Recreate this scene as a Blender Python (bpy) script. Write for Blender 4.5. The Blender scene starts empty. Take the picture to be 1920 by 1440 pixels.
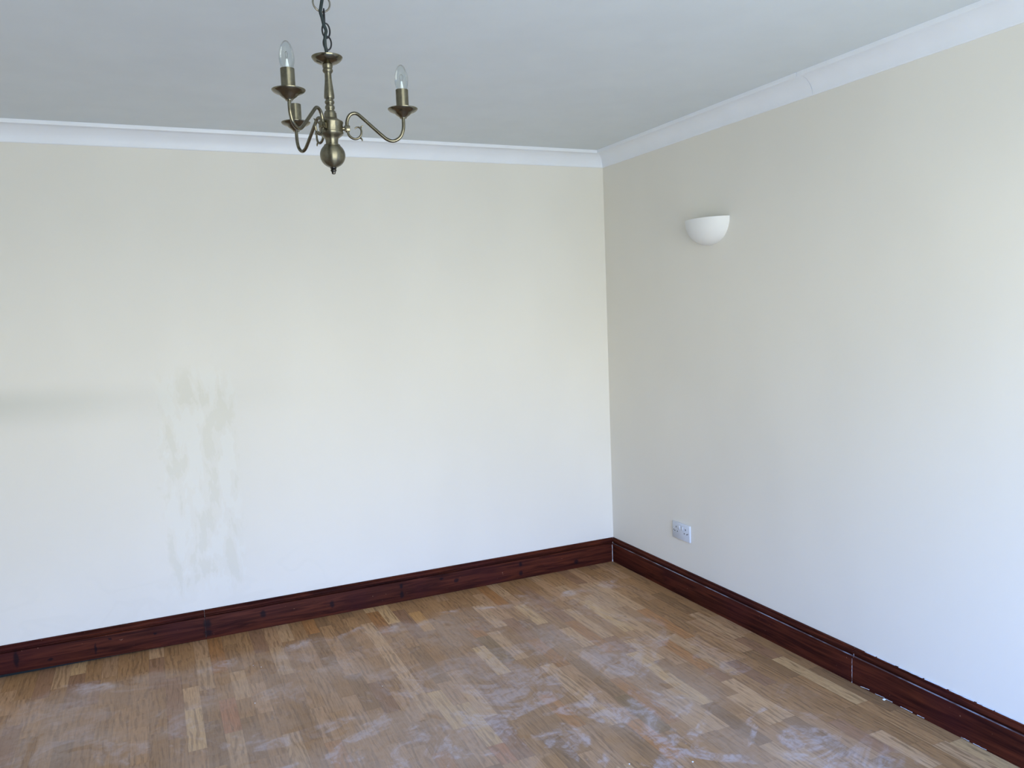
import bpy, bmesh, math, random
from mathutils import Vector, Matrix
SC = bpy.context.scene
COL = SC.collection
PI = math.pi

# ---------------------------------------------------------------- camera
cam_d = bpy.data.cameras.new('camera'); cam = bpy.data.objects.new('camera', cam_d); COL.objects.link(cam)
F_PX, YAW, PITCH, ROLL = 1495.06, 0.4241, -0.0916, -0.0396
fwd = Vector((math.sin(YAW)*math.cos(PITCH), math.cos(YAW)*math.cos(PITCH), math.sin(PITCH)))
rt = fwd.cross(Vector((0, 0, 1))).normalized(); up = rt.cross(fwd)
r2 = rt*math.cos(ROLL)+up*math.sin(ROLL); u2 = -rt*math.sin(ROLL)+up*math.cos(ROLL)
cam.matrix_world = Matrix(((r2.x, u2.x, -fwd.x, -2.4545), (r2.y, u2.y, -fwd.y, -4.0437), (r2.z, u2.z, -fwd.z, 1.5204), (0, 0, 0, 1)))
cam_d.sensor_fit = 'HORIZONTAL'; cam_d.sensor_width = 36; cam_d.lens = F_PX/1920*36; cam_d.clip_start = .02
SC.camera = cam

# ---------------------------------------------------------------- sky, window portal, exposure
SKY_TOP, SKY_LOW, GROUND = (0.15, 0.64, 2.05), (1.07, 1.11, 1.12), (0.56, 0.59, 0.57)
SKY_STRENGTH = 5.0
W = bpy.data.worlds.new('sky'); SC.world = W; W.use_nodes = True
nt = W.node_tree; nt.nodes.clear()
tc = nt.nodes.new('ShaderNodeTexCoord'); sp = nt.nodes.new('ShaderNodeSeparateXYZ')
cr = nt.nodes.new('ShaderNodeValToRGB'); mr = nt.nodes.new('ShaderNodeMapRange')
bg = nt.nodes.new('ShaderNodeBackground'); wo = nt.nodes.new('ShaderNodeOutputWorld')
nt.links.new(tc.outputs['Generated'], sp.inputs[0]); nt.links.new(sp.outputs['Z'], mr.inputs[0])
mr.inputs[1].default_value = -1; mr.inputs[2].default_value = 1
nt.links.new(mr.outputs[0], cr.inputs[0])
e = cr.color_ramp.elements
e[0].position = 0.0; e[0].color = (*[c*.8 for c in GROUND], 1)
e[1].position = .49; e[1].color = (*GROUND, 1)
for p_, c_ in ((.53, SKY_LOW), (.565, SKY_LOW), (.69, SKY_TOP)):
    n_ = e.new(p_); n_.color = (*c_, 1)
nt.links.new(cr.outputs[0], bg.inputs[0]); bg.inputs[1].default_value = SKY_STRENGTH
nt.links.new(bg.outputs[0], wo.inputs[0])

WX0, WX1, WZ0, WZ1, NEAR_Y = -2.8, -0.35, 0.06, 2.26, -4.75
LEFT_X = -4.7
pd = bpy.data.lights.new('window_portal', 'AREA'); pd.shape = 'RECTANGLE'; pd.size = WX1-WX0; pd.size_y = WZ1-WZ0
pd.cycles.is_portal = True
po = bpy.data.objects.new('window_portal', pd); COL.objects.link(po)
po.location = ((WX0+WX1)/2, NEAR_Y-.12, (WZ0+WZ1)/2); po.rotation_euler = (PI/2, 0, 0)   # shines towards +y

vs = SC.view_settings
vs.view_transform = 'Standard'; vs.look = 'None'; vs.gamma = 1; vs.use_curve_mapping = False
vs.exposure = 1.20
SC.cycles.max_bounces = 14; SC.cycles.diffuse_bounces = 10; SC.cycles.glossy_bounces = 5
SC.cycles.transmission_bounces = 10; SC.cycles.transparent_max_bounces = 10

# ---------------------------------------------------------------- material helpers
class N:
    def __init__(s, name):
        s.m = bpy.data.materials.new(name); s.m.use_nodes = True; s.t = s.m.node_tree
        s.b = s.t.nodes['Principled BSDF']; s.out = s.t.nodes['Material Output']
    def n(s, kind, **kw):
        x = s.t.nodes.new('ShaderNode'+kind)
        for k, v in kw.items():
            if isinstance(k, str) and hasattr(x, k) and not k[0].isupper(): setattr(x, k, v)
            else: x.inputs[k.replace('_', ' ')].default_value = v
        return x
    def l(s, a, b): s.t.links.new(a, b)
    def obj(s, scale=(1, 1, 1), loc=(0, 0, 0)):
        c = s.n('TexCoord'); mp = s.n('Mapping'); mp.inputs['Scale'].default_value = scale; mp.inputs['Location'].default_value = loc
        s.l(c.outputs['Object'], mp.inputs[0]); return mp.outputs[0]
    def noise(s, vec, scale, detail=3, rough=.5, dist=0):
        x = s.n('TexNoise'); x.inputs['Scale'].default_value = scale; x.inputs['Detail'].default_value = detail
        x.inputs['Roughness'].default_value = rough; x.inputs['Distortion'].default_value = dist
        s.l(vec, x.inputs['Vector']); return x.outputs['Fac']
    def math(s, op, a, b=None, c=None, clamp=False):
        x = s.n('Math'); x.operation = op; x.use_clamp = clamp
        for i, v in enumerate((a, b, c)):
            if v is None: continue
            if isinstance(v, (int, float)): x.inputs[i].default_value = v
            else: s.l(v, x.inputs[i])
        return x.outputs[0]
    def step(s, v, a, b, lo=0, hi=1):
        x = s.n('MapRange'); x.interpolation_type = 'SMOOTHSTEP'
        x.inputs[1].default_value = a; x.inputs[2].default_value = b; x.inputs[3].default_value = lo; x.inputs[4].default_value = hi
        s.l(v, x.inputs[0]); return x.outputs[0]
    def mix(s, f, a, b, mode='MIX'):
        x = s.n('Mix'); x.data_type = 'RGBA'; x.blend_type = mode
        for i, v in ((0, f), (6, a), (7, b)):
            if isinstance(v, (int, float)): x.inputs[i].default_value = v
            elif isinstance(v, tuple): x.inputs[i].default_value = (*v, 1)
            else: s.l(v, x.inputs[i])
        return x.outputs[2]
    def bump(s, h, strength, dist=.001):
        x = s.n('Bump'); x.inputs['Strength'].default_value = strength; x.inputs['Distance'].default_value = dist
        s.l(h, x.inputs['Height']); s.l(x.outputs[0], s.b.inputs['Normal'])
    def set(s, col=None, rough=None, metal=None, **kw):
        if col is not None:
            if isinstance(col, tuple): s.b.inputs['Base Color'].default_value = (*col, 1)
            else: s.l(col, s.b.inputs['Base Color'])
        if rough is not None:
            if isinstance(rough, (int, float)): s.b.inputs['Roughness'].default_value = rough
            else: s.l(rough, s.b.inputs['Roughness'])
        if metal is not None: s.b.inputs['Metallic'].default_value = metal
        for k, v in kw.items(): s.b.inputs[k.replace('_', ' ')].default_value = v
        return s.m

CREAM = (0.775, 0.757, 0.69)
def mat_wall(name, back=False):
    m = N(name); v = m.obj()
    big = m.noise(m.obj(scale=(1.2, 1.2, .7)), 1.3, 2, .5)
    c = m.mix(m.step(big, .35, .65), tuple(x*.975 for x in CREAM), tuple(min(1, x*1.01) for x in CREAM))
    if back:
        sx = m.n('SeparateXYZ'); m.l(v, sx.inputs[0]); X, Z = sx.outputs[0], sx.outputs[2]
        wob = m.noise(v, 9, 4, .6)
        Xw = m.math('ADD', X, m.math('MULTIPLY', m.math('SUBTRACT', wob, .5), .16))
        Zw = m.math('ADD', Z, m.math('MULTIPLY', m.math('SUBTRACT', wob, .5), .16))
        # repaired strip: smeared filler patches
        inx = m.math('MULTIPLY', m.step(Xw, -2.455, -2.425), m.step(Xw, -2.085, -2.125))
        inz = m.math('MULTIPLY', m.step(Zw, .16, .30), m.step(Zw, 1.36, 1.22))
        reg = m.math('MULTIPLY', inx, inz)
        vv = m.obj(scale=(8, 1, 2.9), loc=(3.1, 0, 1.7))
        n1 = m.noise(vv, 1.6, 4, .6, .25)
        light = m.math('MULTIPLY', reg, m.step(n1, .50, .54))
        dark = m.math('MULTIPLY', reg, m.step(n1, .47, .41))
        c = m.mix(m.math('MULTIPLY', light, .4), c, (.81, .82, .78))
        c = m.mix(m.math('MULTIPLY', dark, .38), c, (.66, .645, .54))
        c = m.mix(m.math('MULTIPLY', reg, .16), c, (.70, .69, .59))
        # soft darker band across the wall, strongest at the left
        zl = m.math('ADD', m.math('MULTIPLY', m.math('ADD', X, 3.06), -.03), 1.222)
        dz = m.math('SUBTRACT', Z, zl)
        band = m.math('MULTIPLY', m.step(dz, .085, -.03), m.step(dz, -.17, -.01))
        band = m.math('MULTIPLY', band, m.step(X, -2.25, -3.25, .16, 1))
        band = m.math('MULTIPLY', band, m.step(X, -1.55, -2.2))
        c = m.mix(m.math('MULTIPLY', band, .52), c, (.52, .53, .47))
        # damp tide marks near the skirting
        tn = m.noise(m.obj(scale=(1.5, 1, 2.5)), 2.2, 2, .5, .6)
        tide = m.math('MULTIPLY', m.step(tn, .49, .52), m.step(tn, .60, .53))
        tide = m.math('MULTIPLY', tide, m.math('MULTIPLY', m.step(Z, .50, .25), m.step(X, -1.3, -2.0)))
        c = m.mix(m.math('MULTIPLY', tide, .10), c, (.62, .62, .56))
        m.bump(m.math('ADD', m.math('MULTIPLY', m.noise(v, 260, 3, .6), .35), m.math('MULTIPLY', m.math('MULTIPLY', n1, reg), 1.2)), .35, .0012)
    else:
        m.bump(m.noise(v, 260, 3, .6), .18, .0008)
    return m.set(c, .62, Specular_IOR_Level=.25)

def mat_plain(name, col, rough=.5, bump=0, scale=200, **kw):
    m = N(name)
    v = m.obj(); c = m.mix(m.step(m.noise(v, 6, 3), .3, .7), tuple(x*.97 for x in col), col)
    if bump: m.bump(m.noise(v, scale, 3, .6), bump, .0008)
    return m.set(c, rough, **kw)

KNOTS = [(-3.092, .075, .007, .035), (-2.963, .045, .008, .007), (-2.78, .055, .004, .022), (-2.72, .09, .005, .005), (-2.53, .075, .006, .005), (-2.300, .075, .012, .022), (-2.298, .030, .014, .014), (-2.04, .075, .010, .018), (-1.70, .058, .008, .018), (-1.330, .085, .007, .014), (-1.330, .040, .007, .018), (-1.105, .085, .008, .006), (-1.020, .060, .009, .012), (-.63, .085, .007, .012), (-.63, .035, .008, .014), (-.27, .040, .010, .012)]
def mat_dark_wood(name='stained_pine'):
    m = N(name)
    def grain(along):
        s = (1.2, 22, 22) if along == 'x' else (22, 1.2, 22)
        return m.noise(m.obj(scale=s), 2.0, 5, .6, 1.2)
    at = m.n('Attribute'); at.attribute_name = 'along_x'
    mx = m.n('Mix'); m.l(at.outputs['Fac'], mx.inputs[0]); m.l(grain('y'), mx.inputs[2]); m.l(grain('x'), mx.inputs[3])
    g = mx.outputs[0]
    kn = m.n('TexVoronoi'); kn.inputs['Scale'].default_value = 3.2; m.l(m.obj(scale=(1, 1, 2.0)), kn.inputs['Vector'])
    knot = m.math('MULTIPLY', m.step(kn.outputs['Distance'], .07, .02), .6)
    wv = m.n('VectorMath'); wv.operation = 'MULTIPLY_ADD'; nz = m.n('TexNoise'); nz.inputs['Scale'].default_value = 40; m.l(m.obj(), nz.inputs['Vector'])
    m.l(nz.outputs['Color'], wv.inputs[0]); wv.inputs[1].default_value = (.016, .0, .016); m.l(m.obj(loc=(-.008, 0, -.008)), wv.inputs[2])
    for kx, kz, kw, kh in KNOTS:
        sb_ = m.n('VectorMath'); sb_.operation = 'SUBTRACT'; m.l(wv.outputs[0], sb_.inputs[0]); sb_.inputs[1].default_value = (kx, -.02, kz)
        sc_ = m.n('VectorMath'); sc_.operation = 'MULTIPLY'; m.l(sb_.outputs[0], sc_.inputs[0]); sc_.inputs[1].default_value = (.62/kw, 8, .85/kh)
        ln_ = m.n('VectorMath'); ln_.operation = 'LENGTH'; m.l(sc_.outputs[0], ln_.inputs[0])
        knot = m.math('MAXIMUM', knot, m.step(ln_.outputs['Value'], 1.25, .45))
    c = m.mix(m.step(g, .30, .72), (.022, .0050, .0038), (.090, .021, .010))
    c = m.mix(m.math('MULTIPLY', m.step(m.noise(m.obj(), 3, 3), .4, .7), .45), c, (.045, .010, .012))
    c = m.mix(m.math('MULTIPLY', knot, .8), c, (.008, .005, .008))
    sc = m.noise(m.obj(), 60, 2, .5); spk = m.step(sc, .74, .78)
    c = m.mix(m.math('MULTIPLY', spk, .5), c, (.28, .15, .10))
    m.bump(g, .25, .0006)
    return m.set(c, m.step(g, .3, .7, .6, .5), Specular_IOR_Level=.06)

def mat_ledge():
    m = N('dusty_ledge'); n = m.noise(m.obj(scale=(1, 1, 1)), 5, 4, .65)
    c = m.mix(m.step(n, .42, .62), (.10, .055, .05), (.36, .36, .40))
    return m.set(c, .7)

def mat_floor():
    m = N('strip_laminate')
    tone = m.n('Attribute'); tone.attribute_name = 'tone'
    off = m.n('Attribute'); off.attribute_name = 'grain_offset'
    uv = m.n('UVMap'); uv.uv_map = 'strip'
    def gv(sc):
        tcn = m.n('TexCoord'); ad = m.n('VectorMath'); ad.operation = 'ADD'
        m.l(tcn.outputs['Object'], ad.inputs[0]); m.l(off.outputs['Color'], ad.inputs[1])
        mp = m.n('Mapping'); mp.inputs['Scale'].default_value = sc; m.l(ad.outputs[0], mp.inputs[0]); return mp.outputs[0]
    fine = m.noise(gv((90, 5, 1)), 2.2, 4, .65)
    wave = m.n('TexWave'); wave.wave_type = 'BANDS'; wave.bands_direction = 'X'
    wave.inputs['Scale'].default_value = 9; wave.inputs['Distortion'].default_value = 9; wave.inputs['Detail'].default_value = 3
    wave.inputs['Detail Scale'].default_value = 1.4
    m.l(gv((1.6, .32, 1)), wave.inputs['Vector'])
    figure = m.noise(gv((14, 2.2, 1)), 2.0, 3, .55, 1.5)
    c = tone.outputs['Color']
    c = m.mix(m.step(fine, .35, .62, .34, 0), c, (.14, .070, .032))
    c = m.mix(m.math('MULTIPLY', m.step(wave.outputs['Fac'], .72, .12), m.step(figure, .44, .60, 0, .50)), c, (.13, .066, .030))
    c = m.mix(m.math('MULTIPLY', m.step(figure, .55, .72), .22), c, (.55, .32, .15))
    # seams round every strip
    su = m.n('SeparateXYZ'); m.l(uv.outputs[0], su.inputs[0])
    ex = m.math('SUBTRACT', .0318, m.math('ABSOLUTE', su.outputs[0]))
    seam = m.step(ex, .0012, .0002); seam2 = m.step(su.outputs[1], .0014, .0003)
    c = m.mix(m.math('MULTIPLY', m.math('MAXIMUM', seam, seam2), .35), c, (.06, .035, .025))
    # plaster dust trodden and wiped over the boards, clean along the walls
    v = m.obj(); sx = m.n('SeparateXYZ'); m.l(v, sx.inputs[0]); X, Y = sx.outputs[0], sx.outputs[1]
    w1 = m.noise(v, 3.1, 4, .6, .6)
    dw = m.math('MULTIPLY', m.math('SUBTRACT', w1, .5), .42)
    dback = m.math('ADD', m.math('MULTIPLY', Y, -1), dw)
    dright = m.math('ADD', m.math('MULTIPLY', X, -1), dw)
    inb = m.step(dback, .27, .36); inr = m.step(dright, .20, .50)
    inside = m.math('MULTIPLY', inb, inr)
    film = m.math('MULTIPLY', inside, m.step(m.noise(v, 1.7, 4, .55, .4), .36, .70, .06, .44))
    edge = m.math('MULTIPLY', m.math('MULTIPLY', m.step(dback, .27, .32), m.step(dback, .44, .33)), m.step(m.noise(v, 5, 3), .44, .60, 0, .55))
    sm = m.noise(m.obj(scale=(1, 1, 1)), 2.7, 5, .62, 1.6)
    smear = m.math('MULTIPLY', m.step(sm, .505, .60), inside)
    near = m.step(Y, -.6, -1.7, .35, 1.0)
    smear = m.math('MULTIPLY', smear, near)
    clean = m.step(m.noise(v, 5.3, 3, .5, .8), .60, .66)
    gr = m.noise(m.obj(scale=(1, 1, 1)), 38, 5, .7, .5)
    grit = m.step(gr, .30, .62, .62, 1)
    scuff = m.step(m.noise(m.obj(scale=(1, 1, 1)), 17, 6, .72, 1.1), .36, .60, .12, 1)
    keep = m.math('SUBTRACT', 1, m.math('MULTIPLY', clean, .6))
    c = m.mix(m.math('MULTIPLY', m.math('MULTIPLY', film, grit), keep), c, (.50, .39, .31))
    dust = m.math('MULTIPLY', m.math('MULTIPLY', m.math('MAXIMUM', edge, m.math('MULTIPLY', smear, .52)), scuff), keep)
    c = m.mix(dust, c, (.58, .50, .485))
    specks = m.step(m.noise(v, 170, 1, .3), .83, .86)
    c = m.mix(m.math('MULTIPLY', specks, m.math('MULTIPLY', inside, .55)), c, (.75, .72, .70))
    m.bump(fine, .08, .0004)
    rough = m.math('ADD', .38, m.math('MULTIPLY', dust, .4), clamp=True)
    return m.set(c, rough, Specular_IOR_Level=.14)

def mat_brass(name='antique_brass', col=(.21, .19, .13), dark=(.155, .138, .095), rough=.20, turned=False):
    m = N(name); v = m.obj()
    n = m.noise(v, 55, 4, .65); n2 = m.noise(m.obj(scale=(1, 1, .25)), 160, 3, .6)
    c = m.mix(m.step(n, .36, .60), dark, col); c = m.mix(m.step(n2, .35, .6, .15, 0), c, tuple(x*.8 for x in dark))
    if turned:
        tg = m.n('Tangent'); tg.direction_type = 'RADIAL'; tg.axis = 'Z'; m.l(tg.outputs[0], m.b.inputs['Tangent'])
        m.b.inputs['Anisotropic'].default_value = .85; m.b.inputs['Anisotropic Rotation'].default_value = TURN
    return m.set(c, m.step(n, .3, .7, rough+.05, rough-.02), 1.0)

TURN = 0.25
def mat_glass(name='clear_bulb_glass'):
    m = N(name); v = m.obj()
    m.set((.97, .985, .98), .02, Transmission_Weight=1.0, IOR=1.08, Specular_IOR_Level=.5)
    # thin blown glass: see-through film with a glossy skin
    tr = m.n('BsdfTransparent'); tr.inputs[0].default_value = (.93, .955, .95, 1)
    gl = m.n('BsdfGlossy'); gl.inputs['Roughness'].default_value = .03
    lw = m.n('LayerWeight'); lw.inputs[0].default_value = .28
    mx = m.n('MixShader'); m.l(m.math('MULTIPLY', lw.outputs['Fresnel'], .55), mx.inputs[0]); m.l(tr.outputs[0], mx.inputs[1]); m.l(gl.outputs[0], mx.inputs[2])
    m.l(mx.outputs[0], m.out.inputs['Surface'])
    return m.m

M = dict(
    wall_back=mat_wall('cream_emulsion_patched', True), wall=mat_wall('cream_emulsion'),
    ceiling=mat_plain('ceiling_white', (.69, .745, .78), .8, .12, 180),
    cove=mat_plain('gloss_white', (.82, .86, .92), .45),
    wood=mat_dark_wood(), ledge=mat_ledge(), floor=mat_floor(),
    caulk=mat_plain('white_filler', (.62, .63, .66), .7, .3, 300), gap=mat_plain('painted_gap_shade', (.008, .012, .013), .9),
    brass=mat_brass(), turned=mat_brass('turned_brass', (.235, .215, .15), (.18, .165, .115), .33, True), steel=mat_brass('bright_ring', (.42, .40, .34), (.25, .23, .19), .22),
    black=mat_plain('black_iron', (.007, .008, .012), .4), flex=mat_plain('green_black_flex', (.010, .021, .022), .55),
    glass=mat_glass(), stem=mat_plain('bulb_stem', (.80, .84, .86), .08, Specular_IOR_Level=.9), wire=mat_plain('bulb_wire', (.05, .05, .05), .4),
    plaster=mat_plain('sconce_plaster', (.80, .81, .80), .75, .1, 220), plastic=mat_plain('white_plastic', (.62, .67, .74), .35),
    hole=mat_plain('socket_hole', (.02, .02, .025), .6), upvc=mat_plain('white_upvc', (.8, .82, .83), .35),
    paintrim=mat_plain('ragged_paint', (.82, .84, .86), .5),
)

# ---------------------------------------------------------------- mesh helpers
def mk(name, bm, mats, parent=None, smooth=False, loc=None, angle=None):
    me = bpy.data.meshes.new(name)
    bmesh.ops.recalc_face_normals(bm, faces=bm.faces)
    bm.to_mesh(me); bm.free()
    for mm in (mats if isinstance(mats, (list, tuple)) else [mats]): me.materials.append(mm)
    if smooth: me.polygons.foreach_set('use_smooth', [True]*len(me.polygons))
    if smooth and angle: me.set_sharp_from_angle(angle=math.radians(angle))
    o = bpy.data.objects.new(name, me); COL.objects.link(o)
    if parent: o.parent = parent
    if loc: o.location = loc
    return o
def box(bm, a, b, mi=0, bev=0):
    r = bmesh.ops.create_cube(bm, size=1)
    for v in r['verts']:
        v.co = Vector((a[i]+(b[i]-a[i])*(v.co[i]+.5) for i in range(3)))
    fs = {f for v in r['verts'] for f in v.link_faces}
    for f in fs: f.material_index = mi
    if bev:
        es = list({e_ for f in fs for e_ in f.edges})
        bmesh.ops.bevel(bm, geom=es, offset=bev, segments=2, affect='EDGES', profile=.5)
def lathe(bm, prof, seg=40, mi=0, c=(0, 0, 0), closed_ends=True):
    rings = []
    for r, z in prof:
        rings.append([bm.verts.new((c[0]+r*math.cos(2*PI*i/seg), c[1]+r*math.sin(2*PI*i/seg), c[2]+z)) for i in range(seg)])
    for a, b in zip(rings, rings[1:]):
        for i in range(seg):
            f = bm.faces.new((a[i], a[(i+1) % seg], b[(i+1) % seg], b[i])); f.material_index = mi
    if closed_ends:
        for rg in (rings[0], rings[-1]):
            f = bm.faces.new(rg); f.material_index = mi
def smooth_path(pts, n=8):
    P = [Vector(p) for p in pts]; P = [P[0]*2-P[1]]+P+[P[-1]*2-P[-2]]; out = []
    for i in range(1, len(P)-2):
        for k in range(n):
            t = k/n; a, b, c, d = P[i-1:i+3]
            out.append(.5*((2*b)+(c-a)*t+(2*a-5*b+4*c-d)*t*t+(3*b-a-3*c+d)*t**3))
    out.append(P[-2]); return out
def tube(bm, pts, rad, seg=12, mi=0, closed=False):
    n = len(pts); rads = rad if isinstance(rad, (list, tuple)) else [rad]*n
    prev = None; rings = []
    for i, p in enumerate(pts):
        if closed: t = (pts[(i+1) % n]-pts[i-1]).normalized()
        else: t = (pts[min(i+1, n-1)]-pts[max(i-1, 0)]).normalized()
        if prev is None:
            a = Vector((0, 0, 1)) if abs(t.z) < .9 else Vector((1, 0, 0)); nx = t.cross(a).normalized()
        else: nx = (prev-t*prev.dot(t)).normalized()
        prev = nx; ny = t.cross(nx)
        rings.append([bm.verts.new(p+(nx*math.cos(2*PI*k/seg)+ny*math.sin(2*PI*k/seg))*rads[i]) for k in range(seg)])
    pairs = list(zip(rings, rings[1:]))
    for a, b in pairs:
        for k in range(seg):
            f = bm.faces.new((a[k], a[(k+1) % seg], b[(k+1) % seg], b[k])); f.material_index = mi
    if closed:
        a, b = rings[-1], rings[0]
        sft = min(range(seg), key=lambda s_: sum((a[k].co-b[(k+s_) % seg].co).length for k in range(0, seg, 3)))
        for k in range(seg):
            f = bm.faces.new((a[k], a[(k+1) % seg], b[(k+1+sft) % seg], b[(k+sft) % seg])); f.material_index = mi
    else:
        for rg in (rings[0], rings[-1]):
            f = bm.faces.new(rg); f.material_index = mi
def struct(o): o['kind'] = 'structure'; return o
def empty(name, loc, label, cat, group=None, rz=0):
    o = bpy.data.objects.new(name, None); COL.objects.link(o); o.location = loc; o.rotation_euler = (0, 0, rz); o.empty_display_size = .05
    o['label'] = label; o['category'] = cat
    if group: o['group'] = group
    return o

# ---------------------------------------------------------------- room shell
H = 2.4; T = .15
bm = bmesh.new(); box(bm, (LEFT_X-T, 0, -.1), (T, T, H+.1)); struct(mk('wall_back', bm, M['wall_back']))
bm = bmesh.new(); box(bm, (0, NEAR_Y-T, -.1), (T, 0, H+.1)); struct(mk('wall_right', bm, M['wall']))
bm = bmesh.new(); box(bm, (LEFT_X-T, NEAR_Y-T, -.1), (LEFT_X, 0, H+.1)); struct(mk('wall_left', bm, M['wall']))
bm = bmesh.new()
for a, b in (((LEFT_X, -.1), (WX0, H+.1)), ((WX1, -.1), (0, H+.1)), ((WX0, -.1), (WX1, WZ0)), ((WX0, WZ1), (WX1, H+.1))):
    box(bm, (a[0], NEAR_Y-T, a[1]), (b[0], NEAR_Y, b[1]))
struct(mk('wall_front', bm, M['wall']))
bm = bmesh.new(); box(bm, (LEFT_X, NEAR_Y, H), (0, 0, H+.1)); struct(mk('ceiling', bm, M['ceiling']))
# window frame in the wall behind the camera
bm = bmesh.new(); y0, y1 = NEAR_Y-.11, NEAR_Y-.05
for a, b in (((WX0, WZ0), (WX0+.06, WZ1)), ((WX1-.06, WZ0), (WX1, WZ1)), ((WX0+.06, WZ0), (WX1-.06, WZ0+.06)), ((WX0+.06, WZ1-.06), (WX1-.06, WZ1)), (((WX0+WX1)/2-.04, WZ0+.06), ((WX0+WX1)/2+.04, WZ1-.06))):
    box(bm, (a[0], y0, a[1]), (b[0], y1, b[1]))
struct(mk('window_1', bm, M['upvc']))

# floor: one mesh of laminate strips, every strip its own board face
random.seed(11)
TONES = dict(ly=(.56, .345, .160), l=(.50, .300, .150), lm=(.43, .245, .120), d=(.280, .155, .070), dg=(.270, .160, .066),
             r=(.42, .190, .090), p=(.310, .165, .085), lo=(.50, .265, .095), o=(.40, .185, .065))
known = {-2: [(-1.075, -.738, 'ly')], -1: [(-1.223, -.881, 'd')], 0: [(-1.30, -1.005, 'l'), (-1.005, -.717, 'r'), (-.44, -.045, 'o')],
         1: [(-1.246, -.915, 'd')], 2: [(-.91, -.627, 'lm')], -3: [(-.949, -.393, 'p')], 11: [(-.899, -.630, 'l')], 15: [(-.467, -.197, 'lo')],
         17: [(-1.063, -.756, 'ly')], 18: [(-.968, -.661, 'dg')], 13: [(-1.68, -1.553, 'r'), (-1.553, -1.216, 'ly')], 14: [(-1.68, -1.364, 'p'), (-1.364, -1.124, 'l')],
         16: [(-1.86, -1.60, 'd')], 20: [(-1.637, -1.072, 'l')], 23: [(-.665, -.382, 'ly')], 24: [(-1.0, -.765, 'l')], 28: [(-.947, -.5, 'ly')],
         31: [(-.749, -.284, 'l')], 26: [(-1.673, -1.15, 'ly')], 22: [(-1.764, -1.463, 'dg')], 29: [(-1.898, -1.558, 'l')], 30: [(-1.51, -1.078, 'l')], 34: [(-1.945, -1.791, 'ly')]}
SW = .0636; XC0 = -2.276
bm = bmesh.new(); cl = bm.loops.layers.float_color.new('tone'); ol = bm.loops.layers.float_color.new('grain_offset'); ul = bm.loops.layers.uv.new('strip')
def strip(x0, x1, y0, y1, tone, xc):
    vs_ = [bm.verts.new(p) for p in ((x0, y0, 0), (x1, y0, 0), (x1, y1, 0), (x0, y1, 0))]
    f = bm.faces.new(vs_); o_ = (random.uniform(0, 40), random.uniform(0, 40), 0, 1)
    j = random.uniform(.95, 1.13)
    for lp in f.loops:
        lp[cl] = (*[t*j for t in tone], 1); lp[ol] = o_
        lp[ul].uv = (lp.vert.co.x-xc, y1-lp.vert.co.y)
i0 = int((LEFT_X-XC0)/SW)-1; i1 = int((0-XC0)/SW)+1
for i in range(i0, i1+1):
    xc = XC0+i*SW; x0 = max(LEFT_X, xc-SW/2); x1 = min(0, xc+SW/2)
    if x1-x0 < .002: continue
    ks = sorted(known.get(i, []), reverse=True)   # from the back wall towards the camera
    y = 0.0; first = True
    def rnd_tone():
        k = random.choices(['m', 'm2', 'd', 'l', 'p', 'o', 'ly', 'lm'], [5, 5, 1.6, 1.5, 2.2, 1.2, .35, 2.2])[0]
        if k == 'm': return (.392, .213, .092)
        if k == 'm2': return (.350, .188, .080)
        return TONES[k]
    while y > NEAR_Y:
        nxt = next((k for k in ks if k[1] < y+1e-4 and k[1] <= y), None)
        if nxt and abs(nxt[1]-y) < 1e-3:
            strip(x0, x1, nxt[0], y, TONES[nxt[2]], xc); y = nxt[0]; ks.remove(nxt); first = False; continue
        ln = random.uniform(.08, .34) if first else random.choice((.28, .32, .34, .24, .40)); first = False
        ye = y-ln
        if nxt:
            gap_ = y-nxt[1]
            if gap_ < ln+.10: ye = nxt[1] if gap_ < .5 else y-gap_/2
        ye = max(ye, NEAR_Y)
        strip(x0, x1, ye, y, rnd_tone(), xc); y = ye
# underside slab so the floor has thickness
box(bm, (LEFT_X, NEAR_Y, -.06), (0, 0, -.0005))
me_f = mk('floor', bm, M['floor']); struct(me_f)
if me_f.data.polygons[0].normal.z < 0: me_f.data.flip_normals()

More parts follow.
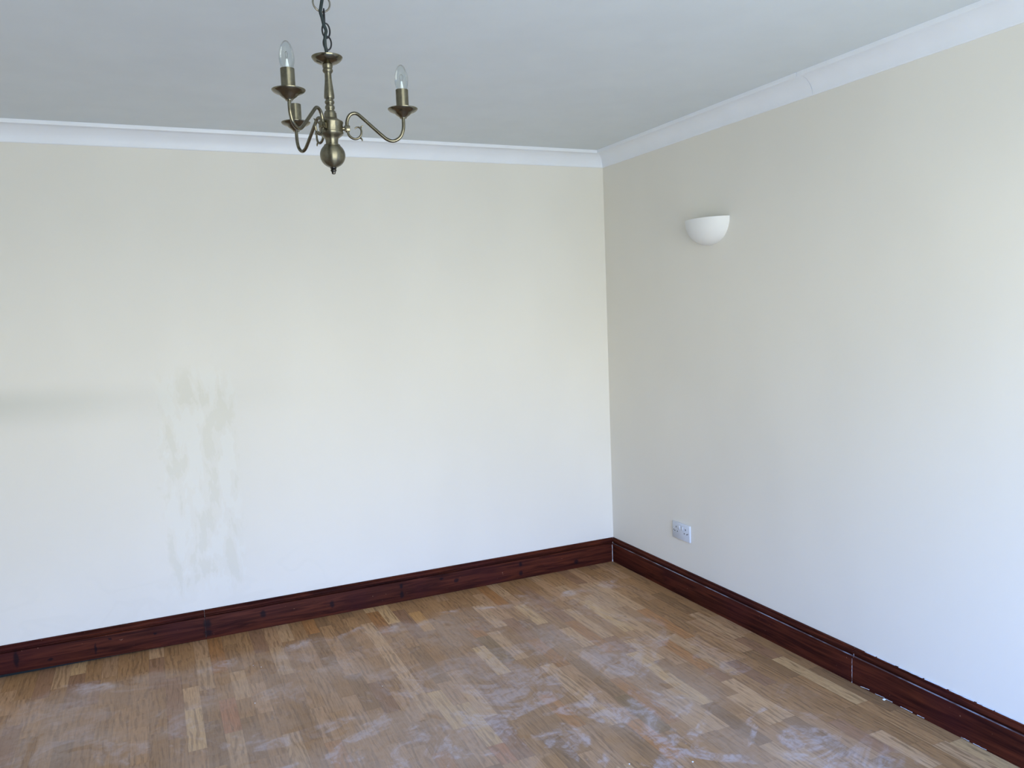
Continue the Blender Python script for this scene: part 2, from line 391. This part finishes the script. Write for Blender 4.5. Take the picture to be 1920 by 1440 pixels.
# coving: profile as (distance from wall, z)
cov = [(.0, 2.319), (.0045, 2.319), (.0065, 2.322)]
for k in range(13):
    a = k/12*PI/2; cov.append((.0065+.0715*(1-math.cos(a)), 2.322+.0685*math.sin(a)))
cov += [(.0795, 2.3895), (.0800, 2.3825), (.0860, 2.3835), (.0870, 2.3855), (.0870, 2.400), (.0, 2.400)]
def sweep(name, prof, along, a, b, mats, mi_fn=None, mitre=(0, 0), smooth=True, joints=(), xattr=True):
    """prof (d, z); along 'x': board on the back wall, 'y': board on the right wall, mitred where asked"""
    bm = bmesh.new(); stations = [a]+list(joints)+[b]; rings = []
    for si, s in enumerate(stations):
        ring = []
        for d, z in prof:
            t = s
            if si == 0 and mitre[0]: t = s+mitre[0]*d
            if si == len(stations)-1 and mitre[1]: t = s+mitre[1]*d
            if along == 'x': co = (t, -d, z)
            elif along == 'y': co = (-d, t, z)
            elif along == 'y_left': co = (LEFT_X+d, t, z)
            else: co = (t, NEAR_Y+d, z)
            ring.append(bm.verts.new(co))
        rings.append(ring)
    n = len(prof)
    for r0_, r1_ in zip(rings, rings[1:]):
        for k in range(n):
            f = bm.faces.new((r0_[k], r0_[(k+1) % n], r1_[(k+1) % n], r1_[k]))
            f.material_index = mi_fn(k) if mi_fn else 0
    for rg in (rings[0], rings[-1]): bm.faces.new(rg)
    o = mk(name, bm, mats, smooth=smooth, angle=35)
    if xattr:
        at = o.data.attributes.new('along_x', 'FLOAT', 'POINT')
        at.data.foreach_set('value', [1.0 if along[0] == 'x' else 0.0]*len(o.data.vertices))
    return o
struct(sweep('trim_back', cov, 'x', LEFT_X, 0, M['cove'], mitre=(1, -1)))
struct(sweep('trim_right', cov, 'y', -1.6046, 0, M['cove'], mitre=(0, -1)))
struct(sweep('trim_right_2', [(d*1.006, z) for d, z in cov], 'y', NEAR_Y, -1.6072, M['cove'], mitre=(1, 0)))
struct(sweep('trim_left', cov, 'y_left', NEAR_Y, 0, M['cove'], mitre=(1, -1)))
struct(sweep('trim_front', cov, 'x_front', LEFT_X, 0, M['cove'], mitre=(1, -1)))
# hairline shadow joint between the two lengths of coving on the right wall is a real 1 mm gap

# skirting: (thickness from wall, z)
SK = .1407
skp = [(.0, 0), (.0205, 0), (.0215, .001), (.0215, .1015), (.0205, .1035), (.0135, .1045), (.0070, .1055), (.0060, .1085), (.0100, .1110),
       (.0150, .1150), (.0160, .1195), (.0155, .1245), (.0135, .1290), (.0105, .1315), (.0090, .1325), (.0100, .1345), (.0100, .1380), (.0085, .1400), (.0060, SK), (.0, SK)]
skp = [(d, z if z < .1 else .1407-(.1407-z)*.84) for d, z in skp]
led = lambda k: 1 if k in (4,) else 0
def skirt(name, along, a, b, mitre, raise_fn=None):
    o = sweep(name, skp, along, a, b, [M['wood'], M['ledge']], led, mitre=mitre)
    return o
sb = sweep('baseboard_back', skp, 'x', -2.3080, 0, [M['wood'], M['ledge']], None, mitre=(0, -1)); struct(sb)
for f in sb.data.polygons:
    pass
# the left-hand length lifts slightly off the floor towards its far end
sb2 = sweep('baseboard_back_2', skp, 'x', LEFT_X, -2.3095, [M['wood'], M['ledge']], None, mitre=(1, 0)); struct(sb2)
for v in sb2.data.vertices:
    if v.co.z < .01: v.co.z += max(0, (-2.4-v.co.x)*.020)
sr = skirt('baseboard_right', 'y', -1.8125, 0, (0, -1)); struct(sr)
sr2 = skirt('baseboard_right_2', 'y', NEAR_Y, -1.8140, (1, 0)); struct(sr2)
for v in sr2.data.vertices:
    if v.co.z < .01 and v.co.y < -1.9 : v.co.z += .003
struct(skirt('baseboard_left', 'y_left', NEAR_Y, 0, (1, -1)))
o = skirt('baseboard_front', 'x_front', LEFT_X, WX0, (1, 0)); struct(o)
# near-black strip paints the shade under the lifted boards, filler in the corner and in the joint
bm = bmesh.new(); box(bm, (LEFT_X+.03, -.0060, .0002), (-2.40, -.0005, .03)); box(bm, (-.0150, NEAR_Y+.03, .0002), (-.0005, -1.82, .02)); struct(mk('gap_shade_strip', bm, M['gap']))
def ragged(bm, a, b, w, n, seed, zr=None):
    random.seed(seed); pts = []
    for i in range(n+1):
        t = i/n; p = Vector(a).lerp(Vector(b), t)+Vector([random.uniform(-.0006, .0006) for _ in range(3)]); pts.append(p)
    tube(bm, pts, [w*random.uniform(.55, 1.3) for _ in pts], 6)
bm = bmesh.new(); ragged(bm, (-.0225, -.0225, .001), (-.0225, -.0225, .101), .0016, 14, 3); ragged(bm, (-.0225, -.0225, .101), (-.0135, -.0135, .111), .0014, 3, 4)
ragged(bm, (-.0125, -.0125, .106), (-.0085, -.0085, .1405), .0013, 6, 5)
ragged(bm, (-.0235, -.0235, .0005), (-.024, -.024, .010), .0035, 4, 6)
struct(mk('trim_4', bm, M['caulk']))
bm = bmesh.new(); ragged(bm, (-.0208, -1.8133, .001), (-.0208, -1.8133, .100), .0009, 12, 8); ragged(bm, (-.0128, -1.8133, .106), (-.0135, -1.8133, .128), .0008, 5, 9)
ragged(bm, (-.008, -1.8133, .128), (-.007, -1.8133, .1405), .0009, 3, 19)
# broken plaster along the foot of the board
random.seed(21)
y = -1.80
while y > -2.5:
    ln = random.uniform(.015, .07)
    if random.random() < .62:
        ragged(bm, (-.0222, y, .0035), (-.0222, y-ln, random.uniform(.003, .009)), random.uniform(.0005, .0015), 5, random.randint(0, 999))
    y -= ln+random.uniform(0, .05)
y = -1.86
while y > -2.6:   # wall paint dragged over the top edge of the board
    ln = random.uniform(.03, .12)
    ragged(bm, (-.0030, y, .1408), (-.0030, y-ln, .1408), random.uniform(.0016, .0030), 8, random.randint(0, 999)); y -= ln+random.uniform(0, .02)
struct(mk('trim_5', bm, M['caulk']))

# ---------------------------------------------------------------- chandelier (hangs from the ceiling)
CX, CY = -2.0034, -2.0119
ch = empty('chandelier', (CX, CY, 1.8775), 'antique brass three-arm chandelier with candle lamps hanging on a chain from the ceiling', 'chandelier')
Z0 = 1.8775
def L(prof): return [(max(r, .0004), z-Z0) for z, r in prof]
def part(name, bm, m_, parent=ch, smooth=True, ang=40): return mk(name, bm, m_, parent, smooth, angle=ang)
bm = bmesh.new(); lathe(bm, L([(2.1434, .0125), (2.1450, .017), (2.1464, .0206), (2.1485, .0262), (2.1505, .0292), (2.1524, .0322), (2.1560, .0352), (2.1594, .0375), (2.1612, .0380), (2.1622, .0374), (2.1600, .0350), (2.1560, .025), (2.1560, .0080), (2.1640, .0070), (2.1680, .004)]), 48)
part('top_dish', bm, M['brass'])
bm = bmesh.new(); lathe(bm, L([(2.0326, .0098), (2.0350, .0100), (2.0368, .0113), (2.0387, .0122), (2.0415, .0120), (2.0439, .0112), (2.0455, .0093), (2.0480, .0093), (2.0500, .0112), (2.0530, .0120), (2.0560, .0113), (2.0578, .0095), (2.0600, .0095),
    (2.0615, .0118), (2.0640, .0126), (2.0691, .0126), (2.0800, .0116), (2.0874, .0108), (2.1000, .0093), (2.1100, .0085), (2.1207, .0082), (2.1232, .0090), (2.1252, .0112), (2.1280, .0127), (2.1310, .0124), (2.1335, .0112), (2.1350, .0110), (2.1370, .0122), (2.1400, .0126), (2.1434, .0125)]), 36)
part('spindle', bm, M['turned'])
bm = bmesh.new(); lathe(bm, L([(1.9500, .0150), (1.9600, .0153), (1.9653, .0168), (1.9690, .0215), (1.9715, .0255), (1.9745, .0290), (1.9768, .0300), (1.9791, .0303), (1.9805, .0290), (1.9837, .0290), (1.9990, .0290), (2.0010, .0303), (2.0035, .0306), (2.0057, .0298), (2.0080, .0262), (2.0097, .0232),
    (2.0120, .0195), (2.0143, .0164), (2.0200, .0158), (2.0265, .0152), (2.0275, .0138), (2.0310, .0130), (2.0326, .0098)]), 48)
part('hub', bm, M['turned'])
bm = bmesh.new(); pr_ = [(1.9500, .0190), (1.9490, .0200)]
for k in range(17):
    a = math.radians(50-k*140/16*1.0); pr_.append((1.9238+.0305*math.sin(a), .0312*math.cos(a)))
lathe(bm, [(max(r, .0004), z-Z0) for z, r in pr_], 48); part('ball', bm, M['turned'])
bm = bmesh.new(); lathe(bm, L([(1.8960, .0098), (1.8950, .0082), (1.8925, .0078), (1.8914, .0073), (1.8900, .0060), (1.8885, .0072), (1.8867, .0074), (1.8845, .0060), (1.8830, .0050), (1.8810, .0050), (1.8785, .0042), (1.8775, .002)][::-1]), 24)
part('finial', bm, mat_brass('dark_brass', (.10, .09, .075), (.03, .03, .03), .3))
R_ARM = .180
for angd, bulb in ((-0.2150, True), (3.9738, True), (1.8794, False)):
    bm = bmesh.new(); z = lambda v: v-Z0
    pts = [(.0397, 0, z(1.9800)), (.0393, 0, z(1.9994)), (.0402, 0, z(2.0086)), (.0440, 0, z(2.0180)), (.0500, 0, z(2.0246)), (.0590, 0, z(2.0272)), (.0670, 0, z(2.0250)), (.0745, 0, z(2.0190)),
           (.0990, 0, z(1.9965)), (.1244, 0, z(1.9735)), (.1365, 0, z(1.9640)), (.1489, 0, z(1.9600)), (.1600, 0, z(1.9620)), (.1710, 0, z(1.9705)), (.1775, 0, z(1.9840)), (.1800, 0, z(1.9990)), (.1800, 0, z(2.0280))]
    tube(bm, smooth_path(pts, 6), .0043, 14)
    # square clamp block and its stub screwed into the hub
    box(bm, (.0325, -.0075, z(1.9825)), (.0465, .0075, z(1.9965)), 0, .0018)
    tube(bm, [Vector((.0285, 0, z(1.9895))), Vector((.0330, 0, z(1.9895)))], .0050, 12)
    arm = part('arm', bm, M['brass']); arm.rotation_euler = (0, 0, angd)
    # scroll under the clamp
    bm = bmesh.new()
    s1 = smooth_path([(.0405, 0, z(1.9840)), (.0415, 0, z(1.9770)), (.0450, 0, z(1.9705)), (.0530, 0, z(1.9655)), (.0620, 0, z(1.9650)), (.0690, 0, z(1.9690)), (.0730, 0, z(1.9760)), (.0740, 0, z(1.9840)), (.0715, 0, z(1.9905)), (.0660, 0, z(1.9935)), (.0605, 0, z(1.9920)), (.0575, 0, z(1.9895))], 5)
    tube(bm, s1, [.0032]*20+[.0032-.0018*(k/(len(s1)-20)) for k in range(len(s1)-20)], 10)
    s2 = smooth_path([(.0738, 0, z(1.9850)), (.0730, 0, z(1.9900)), (.0745, 0, z(1.9955)), (.0785, 0, z(1.9970))], 5); tube(bm, s2, [.0024-.0012*k/(len(s2)-1) for k in range(len(s2))], 8)
    s3 = smooth_path([(.0690, 0, z(1.9690)), (.0715, 0, z(1.9665)), (.0740, 0, z(1.9640)), (.0750, 0, z(1.9595))], 5); tube(bm, s3, [.0028-.0014*k/(len(s3)-1) for k in range(len(s3))], 8)
    part('scroll', bm, M['brass'], arm)
    bm = bmesh.new(); zc = z(2.0372)
    lathe(bm, [(.0045, zc-.0225), (.0078, zc-.0218), (.0085, zc-.0195), (.0120, zc-.0165), (.0175, zc-.0125), (.0205, zc-.0095), (.0225, zc-.0075), (.0300, zc-.0050), (.0350, zc-.0020), (.0376, zc+.0010), (.0378, zc+.0022), (.0366, zc+.0026), (.0335, zc+.0002), (.0280, zc-.0022), (.0180, zc-.0035), (.0160, zc-.0035), (.0004, zc-.0035)], 48, c=(R_ARM, 0, 0))
    part('drip_pan', bm, M['brass'], arm)
    bm = bmesh.new(); zt = z(2.0860); rs = .0158
    lathe(bm, [(rs, zc-.0035), (rs, zt), (rs-.0012, zt+.0002), (rs-.0015, zt-.002), (rs-.0018, zt-.008), (.0004, zt-.009)], 36, c=(R_ARM, 0, 0), closed_ends=False)
    part('candle_sleeve', bm, M['turned'], arm, ang=30)
    if bulb:
        bm = bmesh.new()
        bp = [(.0100, -.006), (.0118, .000), (.0145, .006), (.0163, .014), (.0170, .022), (.0166, .031), (.0150, .041), (.0122, .050), (.0088, .0565), (.0050, .0605), (.0018, .0620), (.0003, .0622)]
        lathe(bm, [(r, zt+h) for r, h in bp], 32, 0, c=(R_ARM, 0, 0), closed_ends=False)
        lathe(bm, [(.0055, zt-.004), (.0048, zt+.006), (.0035, zt+.012), (.0022, zt+.018), (.0026, zt+.020), (.0006, zt+.0225)], 14, 1, c=(R_ARM, 0, 0))
        for sg in (-1, 1):
            tube(bm, [Vector((R_ARM+sg*.001, 0, zt+.018)), Vector((R_ARM+sg*.0035, 0, zt+.027)), Vector((R_ARM+sg*.0045, 0, zt+.034))], .0003, 5, 2)
        fl = [Vector((R_ARM-.0045+.009*k/24, .0005*math.cos(k*PI), zt+.034+.004*math.sin(PI*k/24))) for k in range(25)]
        tube(bm, fl, .0003, 4, 2)
        b = part('bulb', bm, [M['glass'], M['stem'], M['wire']], arm); b['label'] = 'clear glass candle bulb'

# hanging chain, ring, flex and ceiling plate
def link(name, cx, cy, za, zb, half, rot, r, m_, gap_=False):
    bm = bmesh.new(); zc = (za+zb)/2; hz = (zb-za)/2; pts = []
    for k in range(36):
        a = 2*PI*k/36; d = half*math.cos(a)
        pts.append(Vector((cx+d*math.cos(rot), cy+d*math.sin(rot), zc+hz*math.sin(a)-Z0)))
    tube(bm, pts, r, 10, 0, True); return part(name, bm, m_)
vr = YAW*-1   # direction across the view at the lamp, for the ring seen face-on
link('hanging_ring', -.0060, 0, 2.2690, 2.3110, .0210, 0.05, .0022, M['steel'])
link('chain_link', -.0012, .000, 2.2385, 2.2765, .0072, 1.45, .0020, M['black'])
link('chain_link', .0015, 0, 2.2075, 2.2425, .0098, 0.15, .0020, M['black'])
link('chain_link', .0030, 0, 2.1790, 2.2115, .0095, -.15, .0020, M['black'])
link('chain_link', .0015, 0, 2.1650, 2.1830, .0050, 1.2, .0018, M['black'])
link('ceiling_hook', -.0060, 0, 2.3060, 2.3560, .0085, 1.55, .0022, M['brass'])
bm = bmesh.new(); fx = smooth_path([(-.0005, -.006, 2.166), (-.0040, -.008, 2.184), (-.0050, -.011, 2.199), (-.0030, -.0115, 2.212), (-.0010, -.011, 2.222), (-.0055, -.011, 2.2345), (-.0085, -.011, 2.250), (-.0120, -.011, 2.264), (-.0105, -.011, 2.274), (-.0070, -.0105, 2.290), (-.0040, -.009, 2.305), (-.0060, -.004, 2.330), (-.006, -.010, 2.3600)], 6)
tube(bm, [Vector((p.x, p.y, p.z-Z0)) for p in fx], .0041, 12); part('flex', bm, M['flex'])
bm = bmesh.new(); lathe(bm, [(.0004, 2.352-Z0), (.012, 2.352-Z0), (.016, 2.356-Z0), (.030, 2.362-Z0), (.044, 2.374-Z0), (.050, 2.390-Z0), (.052, 2.3998-Z0), (.0004, 2.3998-Z0)], 40, c=(-.006, 0, 0)); part('ceiling_plate', bm, M['brass'])

# ---------------------------------------------------------------- half-bowl wall light
wl = empty('wall_light', (0, -.957, 1.914), 'white plaster half-bowl uplighter fixed high on the right wall', 'wall light')
def bowl(w, e_, h, z_top, nt_=40, nb=16):
    vs_ = []
    for j in range(nb+1):
        b_ = (PI/2)*j/nb
        ring = [Vector((-e_*math.sin(PI*i/nt_)*math.cos(b_)**.9, -w*math.cos(PI*i/nt_)*math.cos(b_)**.9, z_top-h*math.sin(b_))) for i in range(nt_+1)]
        vs_.append(ring)
    return vs_
bm = bmesh.new(); outer = bowl(.140, .102, .122, 0); inner = bowl(.1345, .0965, .1165, 0)
def grid(bm, rings):
    V = [[bm.verts.new(p) for p in r] for r in rings[:-1]]; tip = bm.verts.new(rings[-1][0])
    for a, b in zip(V, V[1:]):
        for i in range(len(a)-1): bm.faces.new((a[i], a[i+1], b[i+1], b[i]))
    for i in range(len(V[-1])-1): bm.faces.new((V[-1][i], V[-1][i+1], tip))
    return V
VO = grid(bm, outer); VI = grid(bm, inner)
for i in range(len(VO[0])-1): bm.faces.new((VO[0][i], VO[0][i+1], VI[0][i+1], VI[0][i]))
part('bowl', bm, M['plaster'], wl, ang=50)
bm = bmesh.new(); box(bm, (-.004, -.05, -.085), (-.0002, .05, -.015), 0, .001); box(bm, (-.05, -.015, -.075), (-.004, .015, -.055), 0, .002)
part('bracket', bm, M['steel'], wl)
bm = bmesh.new(); lathe(bm, [(.0004, -.055), (.012, -.055), (.013, -.03), (.011, -.028), (.0004, -.028)], 20, c=(-.045, 0, 0)); part('lamp_holder', bm, M['plastic'], wl)

# ---------------------------------------------------------------- double socket
so = empty('double_socket', (0, -.690, .3405), 'white plastic double power socket low on the right wall above the dark skirting', 'socket')
bm = bmesh.new(); box(bm, (-.0095, -.0735, -.0435), (-.0002, .0735, .0435), 0, .0014); part('plate', bm, M['plastic'], so, ang=30)
def hole(bm, y, z_, w, h): box(bm, (-.01005, y-w/2, z_-h/2), (-.0090, y+w/2, z_+h/2))
# seen from the room the left outlet is on +y
for sy in (1, -1):
    yc = sy*.040
    bm = bmesh.new(); hole(bm, yc, .0175, .0045, .0085); hole(bm, yc+.0112, -.0045, .0068, .0045); hole(bm, yc-.0112, -.0045, .0068, .0045)
    part('outlet_slots', bm, M['hole'], so, False)
    bm = bmesh.new(); box(bm, (-.0125, sy*.0135-.0062, .009), (-.0094, sy*.0135+.0062, .0285), 0, .001); part('switch', bm, M['plastic'], so, ang=30)
    bm = bmesh.new()
    lathe(bm, [(.0004, 0), (.0028, 0), (.0028, .0006), (.0004, .0009)], 14)
    bmesh.ops.rotate(bm, verts=bm.verts, cent=(0, 0, 0), matrix=Matrix.Rotation(-PI/2, 3, 'Y')); bmesh.ops.translate(bm, verts=bm.verts, vec=(-.0095, sy*.0602, 0))
    part('screw', bm, M['steel'], so)
# ---------------------------------------------------------------- plaster crumbs on the floor
random.seed(5)
def crumb(x, y, s, label, zb=0):
    bm = bmesh.new(); bmesh.ops.create_icosphere(bm, subdivisions=2, radius=s)
    for v in bm.verts: v.co *= random.uniform(.7, 1.2); v.co.z *= .55
    lo = min(v.co.z for v in bm.verts)
    for v in bm.verts: v.co.z -= lo
    o = mk('plaster_crumb', bm, M['paintrim'], loc=(x, y, zb)); o.rotation_euler = (0, 0, random.uniform(0, 3))
    o['label'] = label; o['category'] = 'plaster crumb'; o['group'] = 'plaster crumbs on the floor'
crumb(-.0285, -1.971, .0055, 'white plaster crumb lying against the foot of the right skirting board')
for x, y, s, lab in ((-2.111, -.479, .0022, 'tiny white crumb on the boards, right one of the pair nearest the back skirting'), (-2.1406, -.4437, .0017, 'tiny white crumb on the boards, left one of the pair nearest the back skirting'),
        (-2.177, -.8134, .0022, 'tiny white crumb on bare boards below the pair near the back skirting'), (-.911, -1.9666, .0030, 'small white crumb near the bottom edge, rightmost on the open floor'),
        (-1.1027, -1.878, .0026, 'small white crumb near the bottom edge, left of the rightmost one'), (-1.685, -.9217, .0018, 'tiny white crumb alone on the mid-floor boards'),
        ):
    crumb(x, y, s, lab)
